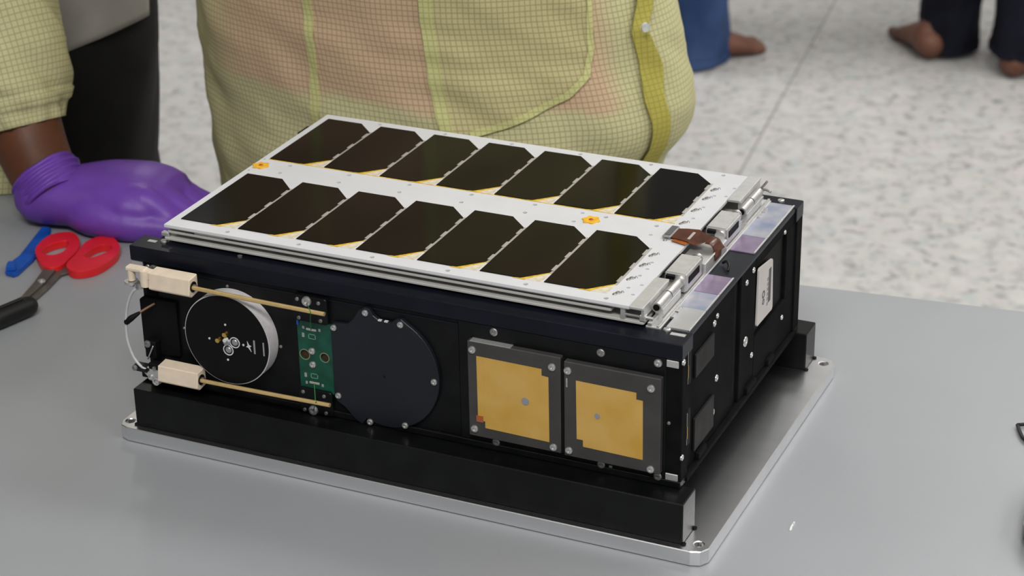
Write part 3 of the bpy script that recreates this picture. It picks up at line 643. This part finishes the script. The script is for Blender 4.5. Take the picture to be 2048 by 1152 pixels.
ph = table_thing('handheld_gadget', 572, 104, .12)
tag(ph, 'glossy black rounded gadget on the table, mostly beyond the right edge', 'gadget')
MB().prism(rrect(-27, 27, -42, 42, 22, 8), 'xy', .2, 20).build('shell', M['glossblack'], ph, bevel=6, seg=4, auto=1.0)
MB().prism(rrect(-26, 26, -41, 41, 21, 8), 'xy', 8, 9.6).build('seam_band', M['steel'], ph)
MB().cyl((0, 22, 19), (1, 0, 0), 4, 6, 16).build('scroll_wheel', M['blackrub'], ph)
wb = table_thing('binder_clip', 529, 207, .1)
tag(wb, 'small dark wire clip at the right edge of the table', 'clip')
MB().tube([(-11.6, 9, 2), (-4.6, -10, 2), (8, -12.4, 2), (5, 14, 2), (-11.6, 9.2, 2)], 1.2, 8, 4).build('wire_handle', M['blackrub'], wb, smooth=True)
MB().prism([(1, 0), (11, 0), (6, 9)], 'yz', 2, 26).build('clip_body', M['blackrub'], wb, bevel=.5)
sc_ = table_thing('paper_scrap', 421, 43.2, 0)
tag(sc_, 'tiny white scrap lying on the bare grey table', 'scrap')
MB().prism([(-.9, 4.2), (.6, 4.4), (.2, .4), (.9, -3.8), (-.3, -4.2), (-.8, -.4)], 'xy', .05, .7).build('scrap_sheet', M['litter'], sc_)
MB().prism([(-.6, 4.0), (.6, 4.4), (.5, 2.2)], 'xy', .6, 1.6).build('curled_end', M['litter'], sc_)

# ------------------------------------------------------------------ people
def remesh(o, vox, it=6):
    m = o.modifiers.new('remesh', 'REMESH'); m.mode = 'VOXEL'; m.voxel_size = vox * .001; m.use_smooth_shade = True
    k = o.modifiers.new('smooth', 'SMOOTH'); k.factor = .5; k.iterations = it
    return o
def nz3(x, y, z): return noise.noise(Vector((x, y, z)))
def body_loft(T, cy=0, n=72, dz=6, amp=0., fs=.012, shift=0., z0=None, z1=None, seed=0., tilt=0.):
    """elliptic rings through the rows (z, cx, a, b[, cy]); amp adds cloth folds; tilt slopes the rings along x"""
    rings, zz = [], []
    lo, hi = (T[0][0] if z0 is None else z0), (T[-1][0] if z1 is None else z1)
    z = lo
    while z < hi + .01:
        r = lerp_table(T, z); cx, a, b = r[:3]; yc = r[3] if len(r) > 3 else cy
        ring = []
        for i in range(n):
            th = 2*PI*i/n
            d = amp * (nz3(math.sin(th)*1.8+seed, math.cos(th)*1.8+z*fs, seed) + .5*nz3(math.sin(th)*4+seed, math.cos(th)*4+z*fs*2.2, seed+3)) + shift
            x = cx + (a+d)*math.sin(th)
            ring.append((x, yc - (b+d)*math.cos(th), z + tilt*(x-cx)))
        rings.append(ring); zz.append(z); z += dz
    return rings
# ---- person in the closed yellow gown, standing behind the satellite
G = [(-400,-34,232,165),(-200,-36,210,148),(-50,-34,190,132),(0,-34,194,130),(25,-30,197,130),(45,-24,204,130),(60,-23,206,130),(75,-24,206,130),(110,-31,203,130),(160,-38,199,130),(300,-40,190,125),(450,-40,195,120),(600,-40,200,105),(660,-40,150,90),(700,-40,70,70)]
GCY = 480
def gfold(th, z):
    return 4.2*nz3(th*1.9+4, z*.011, 2) + 4.2*nz3(th*2.4+z*.024, z*.010-th*1.6, 7) + 2.2*nz3(th*5+z*.05, z*.028-th*3, 9)
def gsurf(th, z, o=0.):
    cx, a, b = lerp_table(G, z); d = gfold(th, z) + o
    return (cx + (a+d)*math.sin(th), GCY - (b+d)*math.cos(th), z)
_arc = [0.]
for i in range(400):
    t = (i+.5)*.01; _arc.append(_arc[-1] + .01*math.hypot(203*math.cos(t), 130*math.sin(t)))
def arc(th):
    k = min(abs(th)/.01, 399.0); j = int(k); v = _arc[j] + (_arc[j+1]-_arc[j])*(k-j); return v if th >= 0 else -v
def gsheet(name, ths, zs, m, parent, o=0., thick=0., wob=None):
    """sheet on the gown between angle functions; ths = list of (th0, th1) for every z"""
    mb = MB(); nt_ = 26; uvs = []; rows = []
    for (a, b), z in zip(ths, zs):
        row = []
        for i in range(nt_+1):
            th = a + (b-a)*i/nt_; e = o(th, z) if callable(o) else o
            row.append(gsurf(th, z, e)); uvs.append((arc(th), z))
        rows.append(row)
    mb.loft(rows, cap=False, closed=False)
    ob = mb.build(name, m, parent, smooth=True, uv=uvs)
    if thick:
        sm = ob.modifiers.new('solid', 'SOLIDIFY'); sm.thickness = thick*.001; sm.offset = 1
    return ob
pg = empty('person')
tag(pg, 'person in a closed yellow grid-weave gown standing right behind the satellite', 'person')
zs = [-400 + 8*k for k in range(int(1100/8)+1)]
gm = MB(); rows = []; uvs = []; NT = 150
for z in zs:
    rows.append([gsurf(-PI + 2*PI*i/NT, z) for i in range(NT+1)]); uvs += [(arc(-PI + 2*PI*i/NT), z) for i in range(NT+1)]
gm.loft(rows, cap=False, closed=False)
gown = gm.build('gown', M['gown'], pg, smooth=True, uv=uvs)
def interp(T, z):
    T = sorted(T); 
    if z <= T[0][0]: return T[0][1]
    for a, b in zip(T, T[1:]):
        if z <= b[0]: return a[1] + (b[1]-a[1])*(z-a[0])/(b[0]-a[0])
    return T[-1][1]
s1 = [(60, -.218), (69, -.216), (102, -.196), (135, -.172), (166, -.159), (400, -.12)]
s2 = [(60, .36), (75, .348), (86, .341), (114, .341), (145, .351), (176, .351), (400, .351)]
zr = [-330 + 6*k for k in range(120)]
gsheet('gown_seam', [(interp(s1, z)-.022, interp(s1, z)+.022) for z in zr], zr, M['gownseam'], gown, 1.0, .8)
zr = [60 + 4*k for k in range(80)]
gsheet('gown_seam', [(interp(s2, z)-.026, interp(s2, z)+.026) for z in zr], zr, M['gownseam'], gown, 2.6, .8)
pb = [(72.3, .437), (78.5, .572), (87, .708), (99.5, .883), (114.7, 1.006), (134.6, 1.06), (155.5, 1.075), (171, 1.084), (330, 1.09)]
pl = [(72.3, .437), (75.5, .371), (86.4, .341), (114, .341), (176, .351), (330, .351)]
zr = [72.4 + 3*k for k in range(80)]
pk = gsheet('gown_pocket', [(interp(pl, z), max(interp(pb, z), interp(pl, z)+.004)) for z in zr], zr, M['gownpocket'], gown, 1.8, .6)
# stitched border of the pocket, following its lower and outer edge
bd = [(.437, 72.3), (.572, 78.5), (.708, 87), (.883, 99.5), (1.006, 114.7), (1.06, 134.6), (1.075, 155.5), (1.084, 171), (1.086, 230)]
mb = MB(); rows = []; uvs = []
for i in range(len(bd)-1):
    for k in range(6):
        t = k/6; th = bd[i][0]*(1-t)+bd[i+1][0]*t; z = bd[i][1]*(1-t)+bd[i+1][1]*t
        d = Vector((bd[i+1][0]-bd[i][0], (bd[i+1][1]-bd[i][1])/160)).normalized(); nrm = Vector((-d.y, d.x))
        rows.append([gsurf(th + nrm.x*w/160, z + nrm.y*w, 2.9) for w in (0, 2.5, 5.0)]); uvs += [(arc(th + nrm.x*w/160), z + nrm.y*w) for w in (0, 2.5, 5.0)]
mb.loft(rows, cap=False, closed=False).build('pocket_stitching', M['gownseam'], gown, smooth=True, uv=uvs)
pL = [(-400, 1.40), (30, 1.33), (88, 1.275), (118, 1.308), (142, 1.28), (163, 1.36), (300, 1.30)]
pR = [(-400, 1.60), (16, 1.50), (40, 1.44), (86, 1.40), (109, 1.45), (142, 1.37), (159, 1.46), (300, 1.40)]
zr = [-380 + 6*k for k in range(125)]
gsheet('gown_placket', [(interp(pL, z), interp(pR, z)) for z in zr], zr, M['gownfold'], gown, lambda th, z: 2.5 + 5*max(0, min(1, (th-interp(pL, z))/max(.01, interp(pR, z)-interp(pL, z)))), .8)
def bulge(th, z):
    k = max(0, 1-((z-95)/110)**2); return 1.2 + 15*k*max(0, math.sin((th-1.38)/1.1*PI) if 1.38 < th < 2.48 else 0)
gsheet('gown_flap', [(interp(pR, z)-.06, 2.5) for z in zr], zr, M['gownflap'], gown, bulge, .8)
gb = MB().cyl((173.5, 440, 148), (.8, -.6, 0), 3.6, 2, 16).build('gown_button', M['silk'], gown, auto=.7)
for cx in (-125, 55):
    MB().loft(body_loft([(-752, cx, 62, 62), (-600, cx, 70, 75), (-380, cx, 82, 88), (-100, cx, 84, 88), (60, cx-10 if cx > 0 else cx+10, 86, 92)], cy=490, n=32, dz=16, amp=4)).build('trouser_leg', M['plainshirt'], pg, smooth=True)
    MB().limb([(cx, 520, -735), (cx, 480, -738), (cx, 420, -742), (cx, 370, -748)], [(34, 24), (40, 26), (44, 20), (38, 12)], 20).build('foot', M['skinfoot'], pg, smooth=True)

# ---- person on the left: open gown over a grey shirt, gloved hand on the table
pp = empty('person')
tag(pp, 'person in black trousers and grey shirt resting a purple-gloved hand on the table', 'person')
arm = [(-254, 259, 15.5), (-272, 269, 31), (-290, 280, 54), (-309, 293, 98), (-334, 303, 165), (-392, 345, 290), (-420, 430, 430)]
MB().limb(arm, [25, 27, 29, 31, 37, 44, 50], 28, (0, 1, .2), 6).build('body', M['skin'], pp, smooth=True)
hand = MB()
hand.limb([(-264, 257, 13), (-240, 267, 12.5), (-215, 280, 13.5), (-190, 286, 14), (-174, 289, 13)], [(27, 22), (33, 22.5), (41, 23.5), (44, 22.5), (41, 19)], 28, (0, 0, 1), 5)
for pts, r in (([(-196, 262, 18), (-172, 264, 19), (-150, 266, 6), (-124, 262, -1), (-106, 264, -3)], [14, 12.5, 10, 8.5, 7]),
               ([(-194, 279, 18), (-168, 279, 17), (-142, 281, 6), (-112, 283, -1), (-94, 284, -3)], [14, 12.5, 10, 8.5, 7]),
               ([(-196, 300, 15), (-172, 301, 14), (-148, 302, 4), (-120, 303, -2), (-102, 303, -3)], [13, 12, 9.5, 8, 7]),
               ([(-202, 318, 10), (-182, 320, 9), (-162, 321, 2), (-142, 321, -2), (-128, 321, -3)], [12, 10.5, 8.5, 7.5, 6.5]),
               ([(-240, 262, 8), (-212, 250, 6.5), (-184, 250, 3), (-162, 257, 1), (-144, 263, 0)], [17, 16.5, 13, 11, 9])):
    hand.limb(pts, r, 18, (0, 0, 1), 5)
gl = remesh(hand.build('glove', M['glove'], pp, smooth=True), 1.8, 5)
# gathered glove cuff round the wrist
ax = [Vector(p) for p in arm[:3]]; mb = MB(); rings = []
for k in range(30):
    t = k/29; q = ax[0].lerp(ax[1], t*.95)
    d = (Vector((-290, 280, 54)) - Vector((-238, 258, 8))).normalized(); e1 = d.cross(Vector((0, 1, .2))).normalized(); e2 = e1.cross(d)
    ring = []
    for i in range(40):
        a = 2*PI*i/40
        r = 27.6 + 1.1*math.sin(t*24 + 1.6*math.sin(a*2) + a) + 1.2*nz3(a*2, t*7, 3) + .8*t
        ring.append(q + (d*(-6)) + e1*(math.cos(a)*r) + e2*(math.sin(a)*r))
    rings.append(ring)
mb.loft(rings, cap=False).build('glove_cuff', M['glove'], gl, smooth=True).modifiers.new('s', 'SOLIDIFY').thickness = .0012
# sleeve with a gathered elastic cuff
mb = MB(); rings = []; uvs = []
path = [(-296, 284, 57), (-300, 286, 67), (-306, 290, 88), (-313, 294, 112), (-326, 299, 142), (-345, 308, 180), (-395, 345, 290), (-425, 425, 430)]; rad = [36, 39, 46, 50, 52, 56, 66, 76]
P = [Vector(p) for p in path]; NS = 56
for i in range(len(P)-1):
    for k in range(10):
        t = k/10; q = P[i].lerp(P[i+1], t); r = rad[i]*(1-t)+rad[i+1]*t
        d = (P[min(i+1, len(P)-1)]-P[max(i-1, 0)]).normalized().lerp((P[min(i+2, len(P)-1)]-P[i]).normalized(), t).normalized()
        if q.z < 75: d = d.lerp(Vector((-.1, .12, 1)).normalized(), .15).normalized()
        e1 = d.cross(Vector((0, 1, 0))).normalized(); e2 = e1.cross(d); ring = []
        g = max(0, 1-(q.z-57)/34)
        for j in range(NS):
            a = 2*PI*j/NS
            rr = r + g*1.8*math.sin(a*15+1.5*math.sin(3*a)) + 5.5*nz3(math.cos(a)*1.4, math.sin(a)*1.4+q.z*.03, 5) + 3.6*nz3(math.cos(a)*2.6, math.sin(a)*2.6+q.z*.06, 8) + (2.2 if .35 < g < .62 else 0)
            ring.append(q + e1*(math.cos(a)*rr) + e2*(math.sin(a)*rr)); uvs.append((a*46, q.z*1.1))
        rings.append(ring)
mb.loft(rings, cap=False).build('gown_sleeve', M['gownflap'], pp, smooth=True, uv=uvs).modifiers.new('s', 'SOLIDIFY').thickness = .0015
MB().loft(body_loft([(16, -484, 178, 118, 478), (200, -482, 176, 118, 468), (400, -470, 190, 120, 430), (560, -460, 205, 105, 395), (640, -450, 120, 80, 380), (680, -450, 65, 65, 375)], n=96, dz=6, amp=6, fs=.004, seed=2.2, tilt=.40)).build('shirt', M['greyshirt'], pp, smooth=True)
for cx, a, cyy in ((-403, 91, 484), (-584, 90, 490)):
    MB().loft(body_loft([(-752, cx, 66, 68), (-560, cx, 74, 80), (-300, cx, 84, 92), (-60, cx-9, a-3, 88), (60, cx+1, a+1, 88), (150, cx, a+2, 88)], cy=cyy, n=56, dz=8, amp=5, fs=.008, seed=cx*.01)).build('trouser_leg', M['trouser'], pp, smooth=True)
    MB().limb([(cx, 540, -735), (cx, 500, -738), (cx, 440, -742), (cx, 380, -748)], [(34, 24), (40, 26), (44, 20), (38, 12)], 20).build('foot', M['skinfoot'], pp, smooth=True)
mb = MB(); rows = []; uvs = []
for k in range(14):
    z = -8 + k*24; row = []
    for i in range(13):
        row.append((-470 + i*13.5 - k*4 - (26 if k > 1 else 0), 296 + 10*nz3(i*.5, k*.3, 1) + k*7 - 10*math.sin(i*.26) - (8 if k == 0 else 0), z)); uvs.append((i*13.5, z))
    rows.append(row)
mb.loft(rows, cap=False, closed=False).build('gown_front', M['gownflap'], pp, smooth=True, uv=uvs).modifiers.new('s', 'SOLIDIFY').thickness = .0015

# ---- the two barefoot people far behind: local frame on the floor, feet at the origin
def foot_mb(mb, hx, hy, tx, ty, ax_, scale=1.):
    """bare foot from heel to toe on the floor"""
    h, t = Vector((hx, hy, 0)), Vector((tx, ty, 0)); d = t-h; Z = Vector((0, 0, 1))
    mb.limb([h + d*.10 + Z*30, h + d*.35 + Z*34, h + d*.65 + Z*22, h + d*.86 + Z*14], [(30*scale, 29), (31*scale, 31), (40*scale, 21), (41*scale, 13)], 24, (0, 0, 1), 5)
    A = Vector((ax_[0], ax_[1], 0)); mb.limb([h + d*.22 + Z*40, (h + d*.22)*.4 + A*.6 + Z*85, A + Z*170], [31, 28, 30], 20, (1, 0, 0), 4)
    sd = d.normalized().cross(Z); L = d.length
    for k, (o, ln, r) in enumerate(((-29, .16, 11.5), (-10, .17, 8.5), (5, .15, 8), (18, .12, 7.5), (30, .08, 7))):
        b = h + d*.86 + sd*o + Z*11; mb.limb([b - d*.06, b + d*ln*.55, b + d*ln - Z*3], [r*1.1, r, r*.85], 12, (0, 0, 1), 3)
def far_person(label, x, y, legs, mat_t, top, shirt_c):
    r = empty('person', (x*.001, y*.001, 0)); tag(r, label, 'person')
    body = MB()
    for (lx, ly, heel, toe, hem, wid) in legs: foot_mb(body, *heel, *toe, (lx, ly))
    remesh(body.build('body', M['skinfoot'], r, smooth=True), 4, 4)
    for q, (lx, ly, heel, toe, hem, wid) in enumerate(legs):
        hx, hy = shirt_c; sgn = 1 if lx > hx else -1
        T = [(hem, lx, wid, wid*1.05, ly), (hem+90, lx, wid*.97, wid*1.0, ly), (hem+330, lx*.92+hx*.08, wid*.92, wid*1.0, ly*.9+hy*.1), (480, lx*.75+hx*.25, wid*1.0, wid*1.12, ly*.7+hy*.3), (760, hx+sgn*78, 90, 100, hy), (930, hx+sgn*70, 96, 112, hy)]
        lg = MB().loft(body_loft(T, n=48, dz=10, amp=9, fs=.014, seed=lx*.013+q*3), cap=True).build('trouser_leg', M[mat_t], r, smooth=True)
        MB().loft(body_loft([(hem-2, lx, wid*1.015, wid*1.07, ly), (hem+16, lx, wid*1.015, wid*1.07, ly)], n=48, dz=6, amp=9, fs=.014, seed=lx*.013+q*3), cap=False).build('hem', M[mat_t], lg, smooth=True)
    hx, hy = shirt_c
    MB().loft(body_loft([(850, hx, 172, 118, hy), (1050, hx, 165, 112, hy), (1280, hx, 195, 118, hy), (1400, hx, 175, 100, hy), (1450, hx, 70, 65, hy)], n=48, dz=14, amp=6)).build('shirt', M[top], r, smooth=True)
    return r
far_person('barefoot person in blue jeans standing on the speckled floor behind the gown', -630, 2866,
           [(-28, 14, (-26, -4), (84, 128), 8, 80), (-230, 160, (-235, 140), (-150, 300), 14, 80)], 'denim', 'plainshirt', (-130, 90))
far_person('barefoot person in dark navy trousers at the far corner of the floor', -180, 3080,
           [(-6, 44, (-22, -30), (-116, 118), 14, 63), (158, -12, (150, -82), (128, 120), 40, 70)], 'navytrouser', 'plainshirt', (90, 60))
